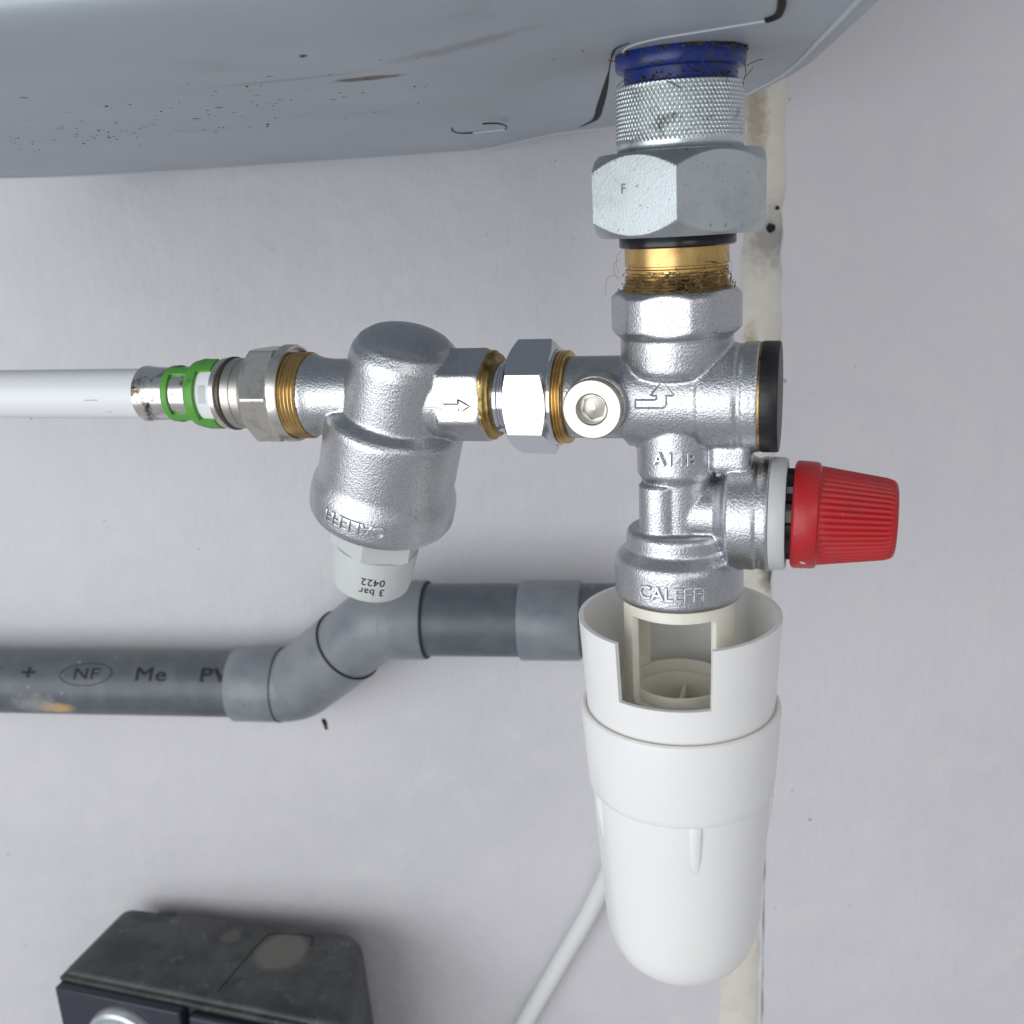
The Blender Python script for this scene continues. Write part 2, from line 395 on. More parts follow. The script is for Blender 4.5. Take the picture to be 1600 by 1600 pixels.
V, Fc = [], []; n = len(fp); rows = []
cent = Vector((-150, 60, 0))
def outw(i):
    t = (fp[(i+1) % n]-fp[i-1]).normalized(); return Vector((t.y, -t.x, 0))
test = outw(5)
sgn = 1 if test.dot(fp[5]-cent) > 0 else -1
for k in range(1, 48):
    rows.append([hp(*(cent+(p-cent)*(k/48)).xy) for p in fp])
for k in range(0, 13):
    t = radians(90*k/12); row = []
    for i, p in enumerate(fp):
        o_ = outw(i)*sgn
        fr = max(0, -o_.y)                     # front edge is broadly rounded, back edge tight
        d = 3.6 + 19*fr**2 + 4*max(0, o_.x); hr = 9 - 5*fr**2
        q = p + o_*d*sin(t)
        b_ = hp(p.x, p.y); q = wp(q.x, q.y, 0); row.append(Vector((q.x, q.y, b_.z + hr*(1-cos(t)))))
    rows.append(row)
last = rows[-1]
rows.append([v+ZZ*240 for v in last])
V = [hb.copy()]; V[0] = wp(cent.x, cent.y, HZ)
for r in rows: V += r
for i in range(n):
    j = (i+1) % n
    Fc.append((0, 1+i, 1+j))
    for k in range(len(rows)-1):
        Fc.append((1+k*n+i, 1+k*n+j, 1+(k+1)*n+j, 1+(k+1)*n+i))
Fc.append(tuple(1+(len(rows)-1)*n+i for i in range(n)))
mk('housing', (V, Fc), m_heater, heater, 40)
# thin pressed lip that follows the rear edge of the underside
idx = [i for i in range(n) if fp[i].y > -60]
mk('edge_lip', tube([hp(*(fp[i]-outw(i)*sgn*1.5).xy, -.1) for i in idx], .55, 8), m_lip, heater)
# inlet cover panel: seam gap and raised lip
seam = [(-64.6, 178), (-58, 164), (-50.5, 145), (-39, 100), (-28.5, 58.1), (-20, 23), (-12.7, -7.4), (-9, -18), (-2.0, -24.6), (10.3, -28.9), (21.6, -32.8)]
sp = catmull([Vector((x, y, hz(Vector((x, y, 0))))) for x, y in seam], 6)
V, Fc = [], []
for i, p in enumerate(sp[:46]):
    t = (sp[min(i+1, len(sp)-1)]-sp[max(i-1, 0)]).normalized(); nn = Vector((-t.y, t.x, 0))
    wv = 2.4*max(.12, sin(pi*min(1, (i+2)/34))) if i < 36 else .5
    q0, q1 = p-nn*wv*.5, p+nn*wv*.5; V += [Vector((q0.x, q0.y, hz(q0)-.15)), Vector((q1.x, q1.y, hz(q1)-.15))]
    if i: Fc.append((2*i-2, 2*i-1, 2*i+1, 2*i))
mk('seam_gap', (V, Fc), m_dark, heater, 60, label='dark gap beside the inlet cover')
mk('seam_lip', tube([p+Vector((2.0, 1.4, .05)) for p in sp[30:]], .36, 8), m_lip, heater, 60)
mk('seam_end', tube(catmull([Vector((x, y, HZ+4.6)) for x, y in ((22.4, -33), (24.6, -36), (25.6, -41.4), (26.3, -50.4), (26.5, -60))], 5), [.3]+[.8]*17+[.5, .4, .2], 8), m_dark, heater, 60)
lt = [(-84.5, 82), (-88, 92), (-89.5, 103), (-86, 107)]
mk('latch_mark', tube(catmull([Vector((x, y, HZ-.05)) for x, y in lt], 5), .26, 8), m_seal, heater, 60)
mk('latch_mark', tube(catmull([Vector((x, y, HZ-.05)) for x, y in ((-72, 76), (-68, 79), (-69, 92), (-73, 103))], 5), .26, 8), m_seal, heater, 60)
mk('latch_edge', tube([Vector((-86, 107, HZ-.05)), Vector((-73, 104, HZ-.05))], .25, 8), m_lip, heater, 60)
# blue inlet collar and the grime on it
IA = Vector((-.012, 0, -1))
collar = mk('inlet_collar', lathe((1.4, 0, 82), (0, 0, -1), [(0, 0), (0, 13.6), (2.2, 14.2), (3.6, 14.75), (6.2, 14.75), (7.0, 14.3), (7.3, 12.9), (11.5, 12.7), (11.5, 0)], 96), m_blue, heater)
random.seed(5)
gv = []
for i in range(210):
    t = random.gauss(.55, .75); r = 14.2+random.random()*1.0
    p = Vector((1.4+sin(t)*r, -cos(t)*r, 77.9+random.random()*1.6 if random.random() < .8 else 71.5+random.random()*2))
    if p.z < 74: p = Vector((1.4+sin(t)*13.0, -cos(t)*13.0, p.z))
    d = random.uniform(.12, .42)
    gv.append(lathe(p-ZZ*d, ZZ, [(0, 0), (d*.5, d*1.2), (d*1.3, d), (d*1.9, 0)], 6, rf=lambda s, r_, t_: r_*(.7+.6*random.random())))
for i in range(26):
    t = random.uniform(-1.4, 1.6); p = Vector((1.4+sin(t)*14.8, -cos(t)*14.8, random.uniform(71, 79)))
    q = p+Vector((random.uniform(-4, 4), random.uniform(-1.5, .6), random.uniform(-2.5, 2.5))); m_ = (p+q)/2+Vector((0, -.6, random.uniform(-1, 1)))
    gv.append(tube(bez(p, m_, q, 6), .09, 4))
sv = []
random.seed(21)
for i in range(150):
    f_ = random.random()**.8; c_ = Vector((-215, 40, 0)).lerp(Vector((-70, -45, 0)), f_)+Vector((random.gauss(0, 24), random.gauss(0, 20), 0))
    r_ = random.choice((.16, .2, .26, .34))*random.uniform(.8, 1.2)*(1.5 if random.random() < .10 else .9)
    c_.z = hz(c_)+.02; h_ = r_*random.uniform(.3, .7); e_ = random.uniform(.8, 2.0)
    v_, q_ = lathe(c_, (0, 0, -1), [(-.1, r_), (h_*.6, r_*.8), (h_, 0)], 7)
    sv.append(([Vector((c_.x+(p.x-c_.x)*e_, p.y, p.z)) for p in v_], q_))
mk('dirt_speck', join(*sv), m_dark, heater, 0, 'stuff', 'scattered dark specks under the heater')
mk('grime_crust', join(*gv), m_moss, heater, 0, 'stuff')

# ------------------------------------------------------------------ coupling below the heater
coup = thing('threaded_coupling', 'zinc plated coupling with knurled collar and big hexagon nut under the heater', 'coupling', (1, 0, 39))
def kn(s, r, t):
    if r < 14.0: return r
    N_ = 88; a_ = N_*t/(2*pi)+s/1.75; b_ = N_*t/(2*pi)-s/1.75
    tri = lambda q: abs(((q) % 1)*2-1)
    fade = min(1, max(0, (s-.7)/.5))*min(1, max(0, (12.6-s)/.8))
    g = lambda q: max(0, 1-2.4*(1-tri(q)))
    return r - .45*fade*max(g(a_), .55*g(b_))
prof = [(0, 0), (0, 13.4), (.5, 14.5)] + [(.6+12.2*k/84, 14.65) for k in range(85)] + [(13.2, 14.6), (14.4, 14.5), (14.8, 13.9), (14.8, 0)]
mk('knurled_collar', lathe((1.2, 0, 72.2), (0, 0, -1), prof, 960, rf=kn), m_knurl, coup, 60)
mk('neck_ring', lathe((1.1, 0, 58), (0, 0, -1), [(0, 0), (0, 14.2), (.5, 14.4), (1.6, 14.4), (2.4, 14.2), (2.4, 0)], 96), m_zinc, coup)
HEXV = Vector((sin(radians(6.5)), -cos(radians(6.5)), 0))     # one corner faces forward
mk('hexagon_nut', hexp((1, 0, 38.9), ZZ, 0, 18.4, 38.6, 18.7, ph0=radians(30), cham=3.6, e1=HEXV), m_zinc, coup, 12)
az = radians(-23.5); fn_ = Vector((sin(az), -cos(az), 0)); fr_ = Vector((cos(az), sin(az), 0))
tv, tf = text_vf('F', 3.0, .12, .05)
mk('stamped_mark', ([Vector((1, 0, 49.6)) + fn_*(19.3+v.z) + fr_*(v.x-2.6) + ZZ*v.y for v in tv], tf), m_stamp, coup, 0, label='small stamped letter F on the left flat')
mk('seal_ring', lathe((.4, 0, 36.3), ZZ, [(0, 0), (0, 13.3), (.4, 13.8), (2.3, 13.8), (2.9, 13.4), (2.9, 0)], 96), m_black, coup, label='black sealing ring below the hexagon nut')

# ------------------------------------------------------------------ brass nipple with hemp
nip = thing('brass_nipple', 'short brass pipe nipple with hemp fibres on its thread below the large nut', 'pipe nipple', (.1, 0, 25))
mk('sleeve', lathe((.2, 0, 37.2), (0, 0, -1), [(0, 0), (0, 12.3), (4.2, 12.35), (5.0, 12.3), (5.2, 11.9), (5.6, 11.9), (5.9, 12.3), (6.6, 12.3), (6.9, 11.8), (7.2, 11.8), (7.6, 12.3), (8.0, 12.2), (8.0, 0)], 96), m_brass, nip)
mk('thread', lathe((0, 0, 29.4), (0, 0, -1), [(0, 0)]+[(k*.35, 12.2+2.0*(k/13)**1.6-(.3 if k % 2 else 0)) for k in range(14)]+[(4.9, 0)], 96), m_brassd, nip, 20)
random.seed(9)
hv = []
for i in range(300):
    t = random.gauss(.35, .8); z = random.uniform(25.2, 30.6) if random.random() < .85 else random.uniform(25.2, 33)
    r = 12.45 + max(0, (29.5-z))*.42
    dt = random.gauss(0, .16); dz = random.gauss(0, .8)
    P = lambda tt, zz, rr: Vector((sin(tt)*rr, -cos(tt)*rr, zz))
    hv.append(tube(bez(P(t, z, r), P(t+dt/2, z+dz*.3, r+random.uniform(.1, .9)), P(t+dt, z+dz, r+random.uniform(-.1, .3)), 5), random.uniform(.05, .12), 4))
for p, q, m_ in (((-12.4, -5, 29.5), (-16, -6, 26), (-16.5, -6, 32)), ((-12.3, -5, 34), (-13.0, -5, 29), (-15.3, -6, 33)), ((-12.0, -6, 36), (-12.6, -6, 31), (-14, -7, 34)),
                 ((12.2, -6, 34.5), (13.5, -6, 29), (14.2, -7, 33)), ((12.0, -6, 35.5), (12.5, -5, 31), (13.8, -6, 34)), ((9, -11, 32), (13.5, -9, 27.5), (14, -10, 31))):
    hv.append(tube(bez(p, m_, q, 10), .04, 4))
mk('hemp_fibre', join(*hv), m_hemp, nip, 0, 'stuff', 'brown hemp fibres wound on the thread')

# ------------------------------------------------------------------ safety group (valve body)
valve = thing('safety_valve', 'chromed cast safety valve with red knob hanging below the brass nipple', 'safety valve', (0, 0, -51))
parts = [
    hexp((0, 0, 0), ZZ, 15.6, 26.4, 29.4, 14.2, ph0=0, cham=1.5, rmax=15.7, chs=(1, 1)),
    lathe((0, 0, 0), ZZ, [(-6, 0), (-6, 8.5), (3, 9.5), (5.4, 11.2), (6.6, 13.0), (8, 13.5), (12, 13.7), (17, 13.6), (17, 0)], 96),
    lathe((0, 0, 0), X_, [(-27.3, 0), (-27.3, 10.4), (-10, 10.4), (-10, 0)], 96),
    lathe((0, 0, 0), X_, [(-13, 0), (-13, 10.6), (-11.4, 12.3), (8, 12.3), (8, 0)], 96),
    lathe((0, 0, 0), X_, [(3, 0), (3, 11), (6.5, 13.0), (14.6, 13.25), (15.2, 12.85), (16.0, 12.85), (16.6, 13.4), (20.2, 13.4), (20.2, 0)], 96),
    lathe((0, 0, 0), (0, 0, -1), [(4, 0), (4, 10.2), (18.5, 10.2), (20.6, 9.0), (37, 9.0), (37, 0)], 96),
    lathe((0, 0, -29.4), X_, [(-2, 0), (-2, 8.3), (9.5, 8.5), (11.5, 10.5), (12.6, 13.2), (13.4, 14.1), (19.4, 14.25), (19.9, 13.85), (20.6, 13.85), (21.1, 14.3), (23.0, 14.3), (23.0, 0)], 96),
    lathe((0, 0, 0), (0, 0, -1), [(33.5, 0), (33.5, 12.6), (34.6, 13.3), (38.0, 13.4), (38.8, 14.2), (40.6, 16.0), (42, 16.5), (50.2, 16.5), (51.6, 15.8), (51.6, 0)], 96),
    bevelled(box(8.6, 18.4, -7.5, 7.5, -18, -10), 2.0),
    lathe((-3.6, -4.4, 0), (0, 0, -1), [(21.2, 0), (21.2, 5.6), (36, 5.6), (36, 0)], 48),
    lathe((-17.6, 0, .2), NY, [(0, 0), (0, 7.8), (14.0, 7.6), (14.0, 0)], 48, ZZ),
]
cast('valve_body', join(*parts), m_cast, valve)
mk('port_rim', lathe((20.1, 0, 0), X_, [(0, 0), (0, 13.2), (.5, 13.3), (.7, 13.0), (.7, 0)], 96), m_brassd, valve)
mk('end_cap', lathe((20.7, 0, 0), X_, [(0, 0), (0, 13.35), (.3, 13.45), (3.7, 13.4), (4.05, 13.15), (4.1, 12.9), (4.1, 0)], 96,
   rf=lambda s, r, t: r-(.09 if (int(t/(2*pi)*120) % 2 and r > 13.2) else 0)), m_cap, valve, 30, label='black end cap on the right port')
# test plug with its hexagon socket
tp = mk('test_plug', lathe((-17.6, -13.9, .2), NY, [(0, 0), (0, 6.6), (.5, 7.1), (3.6, 7.25), (4.1, 6.9), (4.15, 3.9), (3.8, 3.55), (1.6, 3.5), (1.6, 0)], 72, ZZ), m_nickel2, valve, 25)
mk('seal_washer', lathe((-17.6, -13.3, .2), NY, [(0, 0), (0, 7.3), (.3, 7.4), (.6, 7.3), (.6, 0)], 64, ZZ), m_brassd, valve)
mk('socket', hexp((-17.6, -15.4, .2), NY, 0, .7, 5.2, .5, ph0=.3, cham=.6, n=72, e1=ZZ, chs=(0, 1)), m_nickel2, tp, 20)
mk('union_thread', lathe((-27.3, 0, 0), -X_, [(-.3, 0)]+ridges(-.3, 4.6, 11.9, .8, .38)+[(4.6, 0)], 96), m_brass, valve, 20)
# cast markings
def arrow_bent():
    o = [(-5.6, -.9), (.9, -.9), (1.5, -.6), (1.8, 0), (1.8, 2.0), (3.6, 2.0), (.7, 5.4), (-2.0, 2.0), (-.5, 2.0), (-.5, 1.3), (-.9, 1.0), (-5.6, 1.0)]
    P = [Vector((x, y, 0)) for x, y in o]; ln = []
    pts = []
    for i in range(len(P)):
        a, b = P[i], P[(i+1) % len(P)]
        for k in range(4): pts.append(a.lerp(b, k/4))
    return tube(pts+[pts[0]], .28, 6)
def art_on_x(vf, R, x0, ph0, lift=0):
    return on_cyl(vf, (0, 0, 0), X_, R, x0, ph0, e1=NY, mode='along', lift=lift)
# for axis X with e1 = -Y, e2 = X x (-Y) = -Z  -> v must be flipped to go up
def flipv(vf): return [Vector((v.x, -v.y, v.z)) for v in vf[0]], vf[1]
mk('flow_arrow', art_on_x(flipv(arrow_bent()), 12.2, -2.6, radians(-2)), m_casts, valve, 50, label='raised bent flow arrow')
mk('cast_marking', on_cyl(text_vf('A14B', 4.4, .7, 0, space=1.12, bev=.16), (0, 0, 0), ZZ, 10.85, -13.6, radians(4), e1=NY), m_casts, valve, 30, label='raised letters A14B')
mk('cast_lettering', on_cyl(text_vf('CALEFFI', 5.0, .9, 0, space=.96, bev=.16), (0, 0, 0), ZZ, 16.6, -46.3, radians(2), e1=NY), m_casts, valve, 30, label='raised maker lettering on the lower collar')
# grey ring, gap and red knob
mk('relief_ring', lathe((23.0, 0, -29.3), X_, [(0, 0), (0, 13.9), (.4, 14.15), (3.3, 14.0), (3.9, 13.6), (3.9, 0)], 96), m_greyp, valve, label='pale grey plastic ring behind the red knob')
mk('knob_stem', lathe((26.9, 0, -29.3), X_, [(0, 0), (0, 11.4), (1.6, 11.4), (1.6, 0)], 64, rf=lambda s, r, t: r-(1.2 if int(t*24/(2*pi)) % 3 == 0 and r > 5 else 0)), m_black, valve, 20)
KA = Vector((1, -.0, -.028))
NR = 46
def rib(s, r, t):
    if s < 6.3 or s > 23.5: return r
    q = abs(sin(NR*t/2))
    f = min(1, (s-6.3)/.5)*min(1, (23.5-s)/1.2)
    return r - .5*f*(1-q)**1.3
prof = [(0, 0), (0, 12.3), (.4, 13.1), (.9, 13.35), (5.2, 13.15), (5.9, 12.9), (6.2, 12.3), (6.4, 12.2)]
prof += [(6.5+k*1.5, 12.2-2.55*(k*1.5/17.5)) for k in range(11)] + [(22.4, 9.75), (23.2, 9.45), (23.8, 8.9), (24.1, 8.0), (24.1, 0)]
mk('relief_knob', lathe((28.3, 0, -29.3), KA, prof, NR*8, rf=rib), m_red, valve, 40, label='ribbed red relief knob')

mk('knob_chip', bevelled(prism([Vector((30.5, -10.0, -38.4)), Vector((31.6, -9.9, -38.6)), Vector((31.9, -9.7, -38.9)), Vector((30.9, -9.8, -38.8))], Vector((0, .6, .5)), Vector((0, -.05, -.05))), .03, 1), m_beige, valve, 0)

# ------------------------------------------------------------------ union between reducer and valve
uni = thing('union_fitting', 'polished chrome union nut between the pressure reducer and the safety valve', 'union nut', (-40, 0, 0))
mk('union_nut', hexp((0, 0, 0), X_, -42.0, -30.2, 25.8, 12.2, ph0=radians(-1), cham=1.5, e1=NY), m_chrome, uni, 12)
mk('tailpiece', lathe((0, 0, 0), X_, [(-49, 0), (-49, 9.2), (-44.6, 9.25), (-44.3, 9.0), (-43.8, 9.0), (-43.5, 9.3), (-41.5, 9.3), (-41.5, 0)], 96), m_chrome, uni)
mk('nut_lip', lathe((0, 0, 0), X_, [(-30.4, 0), (-30.4, 12.5), (-29.6, 12.4), (-29.5, 12.0), (-29.5, 0)], 96), m_chrome, uni)

# ------------------------------------------------------------------ pressure reducer
RP = Vector((-74.5, 0, .7)); RA = Vector((tan(radians(18)), -tan(radians(9)), 1)).normalized()
red = thing('pressure_reducer', 'cast chromed pressure reducing valve with domed top left of the safety valve', 'pressure reducer', RP+RA*-63)
dome = [(18.8, 0), (18.6, 4), (18.0, 7.5), (16.8, 10.6), (14.8, 13.0), (12.2, 14.5), (9.4, 15.1), (-4.6, 15.1), (-5.4, 15.4), (-7.0, 18.0), (-8.2, 18.9), (-9.5, 19.1), (-24.4, 19.15), (-25.8, 19.4), (-28.6, 20.4), (-31, 20.7),
        (-35.5, 20.6), (-37.4, 19.6), (-38.2, 18.4), (-38.2, 0)]
Q = Vector((0, 0, .6))
parts = [lathe(RP, RA, dome, 128),
         lathe(Q, X_, [(-100.4, 0), (-100.4, 11.3), (-99.6, 11.3), (-97.5, 10.5), (-94, 10.0), (-80, 9.9), (-80, 0)], 96),
         lathe(Q, X_, [(-72, 0), (-72, 11.2), (-59, 11.2), (-57, 11.0), (-57, 0)], 96),
         hexp(Q, X_, -60.5, -48.2, 21.8, 11.2, ph0=radians(-3), cham=.9, e1=NY, rmax=12.3, chs=(1, 1))]
cast('reducer_body', join(*parts), m_cast, red, .4, 6)
def rred(s):
    return 20.55 if s <= -30.5 else 20.55-(s+30.5)*.4
mk('cast_lettering', on_cyl(text_vf('CALEFFI', 5.0, 1.1, 0, space=1.05, bev=.16), RP, RA, rred, -31.3, radians(1.5), e1=NY, flip=-1), m_casts, red, 30, label='raised maker lettering upside down on the lower rim')
arr = [(-3.6, .55), (.3, .55), (.3, 1.7), (3.4, 0), (.3, -1.9), (.3, -.6)]
pts = []
for i in range(len(arr)-1):
    for k in range(4): pts.append(Vector((*arr[i], 0)).lerp(Vector((*arr[i+1], 0)), k/4))
pts.append(Vector((*arr[-1], 0)))
ar = tube(pts, .16, 6)
th = radians(-3); fn = Vector((0, -cos(th), -sin(th)*-1)); 
fn = Vector((0, -cos(th), sin(-th)*-1)); fu = Vector((0, -fn.z, fn.y)) if Vector((0, -fn.z, fn.y)).z > 0 else Vector((0, fn.z, -fn.y))
mk('flow_arrow', ([Q + X_*(-54.2+v.x) + fn*(11.02+v.z) + fu*(v.y-.4) for v in ar[0]], ar[1]), m_dark, red, 60, label='straight flow arrow cast on the outlet')
mk('outlet_ring', lathe(Q, X_, [(-48.4, 0), (-48.4, 11.3), (-47.4, 11.5), (-46.8, 10.9), (-46.2, 10.8), (-45.8, 10.2), (-45.8, 0)], 96, rf=lambda s, r, t: r+.18*sin(6*t)*(s < -47.2)), m_brassd, red, 25)
mk('outlet_face', lathe(Q, X_, [(-48.5, 0), (-48.5, 11.75), (-48.0, 11.75), (-47.7, 11.2), (-47.7, 0)], 96, rf=lambda s, r, t: min(r, 10.75/cos(((t+radians(3)+pi/6) % (pi/3))-pi/6))), m_brass, red, 25)
mk('inlet_thread', lathe(Q, X_, [(-107, 0)]+ridges(-107, -100.3, 11.9, 1.1, .45)+[(-100.3, 0)], 96), m_brass, red, 20)
plug = mk('adjusting_plug', join(hexp(RP, -RA, 38.0, 47.8, 23.6, 12.2, ph0=radians(24), cham=1.0, e1=NY, chs=(0, 1)),
     lathe(RP, -RA, [(47.4, 0), (47.4, 12.35), (48.2, 12.45), (58.5, 12.0), (60.6, 11.5), (61.8, 10.3), (62.2, 9.0), (62.2, 0)], 96)), m_plug, red, 30, label='pale grey plastic adjusting plug')
mk('print', on_cyl(text_vf('3 bar\n0422', 3.4, .12, .02, space=1.05), RP, RA, lambda s: 12.4+(s+48.5)*.045, -55.2, radians(25), e1=NY, flip=-1, lift=.03), m_ink, plug, 0, label='black print 3 bar 0422 upside down')

# ------------------------------------------------------------------ press fitting and supply pipe
pf = thing('press_fitting', 'nickel press fitting with green ring and union nut at the reducer inlet', 'pipe fitting', (-128, 0, 1))
Q = Vector((0, 0, 1.2))
mk('union_nut', hexp(Q, X_, -117.6, -107.8, 25.0, 11.6, ph0=radians(28), cham=2.6, e1=NY, chs=(1, 0), rmax=14.3), m_nickel, pf, 12)
mk('nut_flange', lathe(Q, X_, [(-108.2, 0), (-108.2, 13.2), (-107.6, 13.5), (-105.6, 13.4), (-104.9, 13.1), (-104.9, 12.6), (-106.8, 12.4), (-106.8, 0)], 96), m_nickel, pf, 25)
mk('fitting_body', lathe(Q, X_, [(-126, 0), (-126, 9.2), (-124.6, 9.2), (-124.4, 9.9), (-121.6, 9.9), (-121.4, 9.6), (-121.0, 9.6), (-120.8, 9.9), (-119.2, 9.9), (-118.9, 10.6), (-117, 10.8), (-117, 0)], 96), m_nickel2, pf, 25)
mk('seal_ring', lathe(Q, X_, [(-125.4, 0), (-125.4, 10.0), (-125.1, 10.35), (-124.4, 10.35), (-124.1, 10.0), (-124.1, 0)], 96), m_ring, pf)
mk('snap_ring', lathe(Q, X_, [(-127.9, 0), (-127.9, 9.6), (-127.6, 10.0), (-126.2, 10.1), (-125.8, 9.6), (-125.8, 0)], 96), m_nickel, pf)
mk('white_ring', lathe(Q, X_, [(-133, 0), (-133, 8.6), (-131.6, 9.3), (-127.8, 9.4), (-127.8, 0)], 96), m_pex, pf, label='white plastic ring beside the green ring')
mk('sleeve', lathe(Q, X_, [(-154.4, 0), (-154.4, 7.6), (-154.2, 8.1), (-153.6, 8.15), (-151.5, 7.75), (-145, 7.55), (-133, 7.55), (-132, 7.4), (-132, 0)], 96), m_sleeve, pf, label='stained steel press sleeve')
gr = [lathe(Q, X_, [(-144.6, 7.5), (-144.6, 8.05), (-142.6, 8.15), (-142.6, 7.5)], 96, closed=True),
      lathe(Q, X_, [(-136.6, 7.5), (-136.6, 8.8), (-136.0, 9.4), (-133.8, 9.9), (-133.0, 9.8), (-133.0, 7.5)], 96, closed=True)]
def curved_slab(Qp, a, s0, s1, r0, r1, t0, t1, k=8, e1=None):
    a, e1, e2 = frame(a, e1); V = []; Fc = []
    for i in range(k+1):
        t = t0+(t1-t0)*i/k; d = e1*cos(t)+e2*sin(t)
        V += [Qp+a*s0+d*r0, Qp+a*s1+d*r0, Qp+a*s1+d*r1, Qp+a*s0+d*r1]
        if i:
            b = 4*i-4
            for q in range(4): Fc.append((b+q, b+(q+1) % 4, b+4+(q+1) % 4, b+4+q))
    Fc += [(0, 1, 2, 3), tuple(4*k+q for q in range(4))]
    return V, Fc
for t in (radians(48), radians(-62), radians(170), radians(-130)):
    gr.append(curved_slab(Q, X_, -143.2, -135.8, 7.5, 8.3, t-.17, t+.17))
for t in (radians(56), radians(-66), radians(180)):
    gr.append(curved_slab(Q, X_, -132.8, -128.2, 9.2, 10.1, t-.30, t+.30))
mk('green_ring', join(*gr), m_green, pf, 30, label='green plastic indicator ring with bridges')
for t in (radians(-8), radians(115), radians(-130)):
    mk('window_slot', curved_slab(Q, X_, -131.3, -129.0, 9.0, 9.46, t-.27, t+.27), m_greyp, pf, 30)
sup = thing('supply_pipe', 'white plastic water pipe running in from the left edge', 'pipe', (-205, 0, -6))
mk('pipe', lathe((0, 0, 1.2), X_, [(-330, 0), (-330, 7.3), (-153, 7.3), (-153, 6.0), (-153, 0)], 64), m_pex, sup)
for s0, l_, t_, w_ in ((-171.0, 4.5, radians(5), .02), (-165.6, 2.6, radians(36), .016)):
    mk('scuff', curved_slab(Vector((0, 0, 1.2)), X_, s0, s0+l_, 7.2, 7.315, t_-w_, t_+w_, 3, NY), m_scuff, sup, 0)

# ------------------------------------------------------------------ discharge funnel (tundish)
fun = thing('discharge_funnel', 'white plastic discharge funnel with open notched shield below the safety valve', 'funnel', (0, 0, -166))
C0 = Vector((0, 0, 0)); DN = (0, 0, -1)
# inner cream adapter with two windows: a gridded cylinder wall
def windowed(r0, r1, z0, z1, wins, ph_n=120, zn=40, rfun=None):
    """double-walled tube, cells removed where wins(t,z) is true"""
    zsn = [z0+(z1-z0)*i/zn for i in range(zn+1)]
    keep = [[not wins(2*pi*(i+.5)/ph_n, (zsn[j]+zsn[j+1])/2) for j in range(zn)] for i in range(ph_n)]
    V = []; ix = {}
    def vert(i, j, k):
        key = (i % ph_n, j, k)
        if key not in ix:
            t = 2*pi*i/ph_n; rr = (r0, r1)[k] + (rfun(zsn[j]) if rfun else 0)
            V.append(Vector((sin(t)*rr, -cos(t)*rr, zsn[j]))); ix[key] = len(V)-1
        return ix[key]
    Fc = []
    for i in range(ph_n):
        for j in range(zn):
            if not keep[i][j]: continue
            for k in (0, 1):
                q = [vert(i, j, k), vert(i+1, j, k), vert(i+1, j+1, k), vert(i, j+1, k)]
                Fc.append(tuple(q if k else q[::-1]))
            for (di, dj, a, b) in ((-1, 0, (i, j), (i, j+1)), (1, 0, (i+1, j+1), (i+1, j)), (0, -1, (i+1, j), (i, j)), (0, 1, (i, j+1), (i+1, j+1))):
                ii, jj = (i+di) % ph_n, j+dj
                if 0 <= jj < zn and keep[ii][jj]: continue
                Fc.append((vert(*a, 0), vert(*b, 0), vert(*b, 1), vert(*a, 1)))
    return V, Fc
def win(t, z):
    t = (t+pi) % (2*pi)-pi
    if abs(t) > pi/2: t = abs(t)-pi
    zt, zb = -54.6, -79.3
    if not (zb < z < zt) or abs(t) > .83: return False
    # rounded corners
    dx = max(0, abs(t)-.83+.12)/.12; dz = max(0, (zb+2.2-z)/2.2, (z-zt+1.6)/1.6)
    return dx*dx+dz*dz < 1
mk('inner_adapter', windowed(12.6, 14.5, -51.4, -86, win, 144, 60), m_cream, fun, 40, label='cream inner adapter with two open windows')
mk('inner_ring', lathe(C0, ZZ, [(-80.2, 14.4), (-79.6, 13.6), (-79.6, 11.6), (-80.4, 11.2), (-88, 10.4), (-88, 14.4)], 96, closed=True), m_cream, fun, 40)
mk('inner_step', lathe(C0, ZZ, [(-76.2, 12.7), (-76.2, 12.0), (-77.2, 11.8), (-79.8, 11.8), (-79.8, 12.7)], 96, closed=True), m_cream, fun, 40)
mk('drain_floor', lathe(C0, ZZ, [(-88.5, 0), (-88.5, 14.4), (-87.2, 14.4), (-87.0, 11.0), (-87.6, 0)], 64), m_cream, fun, 40)
mk('drain_rib', bevelled(box(-.5, .5, -1, 9.8, -87.6, -82.6), .3), m_cream, fun, 30)
def notch(t, z):
    t = (t+pi) % (2*pi)-pi
    zb = -73.6
    if z < zb: return False
    half = radians(27.0)
    return abs(t) < half
mk('notched_shield', windowed(-1.3, 0, -57.2, -89.5, notch, 180, 60, rfun=lambda z: 26.45-(-57.2-z)*.058), m_white, fun, 40, label='white outer shield with a square notch in front')
mk('shield_floor', lathe(C0, ZZ, [(-86.6, 14.2), (-85.2, 14.2), (-83.5, 18), (-82, 24.2), (-83.5, 24.2), (-85, 18.5)], 96, closed=True), m_cream, fun, 40)
mk('locking_collar', lathe(C0, DN, [(82.6, 25.15), (82.4, 26.0), (82.8, 26.5), (84.0, 26.65), (104.0, 25.35), (105.6, 25.1), (106.3, 24.7), (106.4, 24.0), (90, 24.6)], 128, closed=True), m_white, fun, 40)
mk('collar_joint', lathe(C0, DN, [(82.5, 24.8), (82.45, 25.3), (84.5, 25.3), (84.5, 24.8)], 128, closed=True), m_beige, fun, 40)
cupp = [(104.5, 0), (104.5, 24.3), (107.5, 24.35), (122, 23.4), (140, 22.25), (149, 21.6), (153, 21.0), (156.5, 19.9), (159.5, 18.2), (162, 15.8), (163.9, 12.6), (165.1, 8.6), (165.6, 4.5), (165.7, 0)]
mk('cup', lathe(C0, DN, cupp, 128), m_cup, fun, 50)
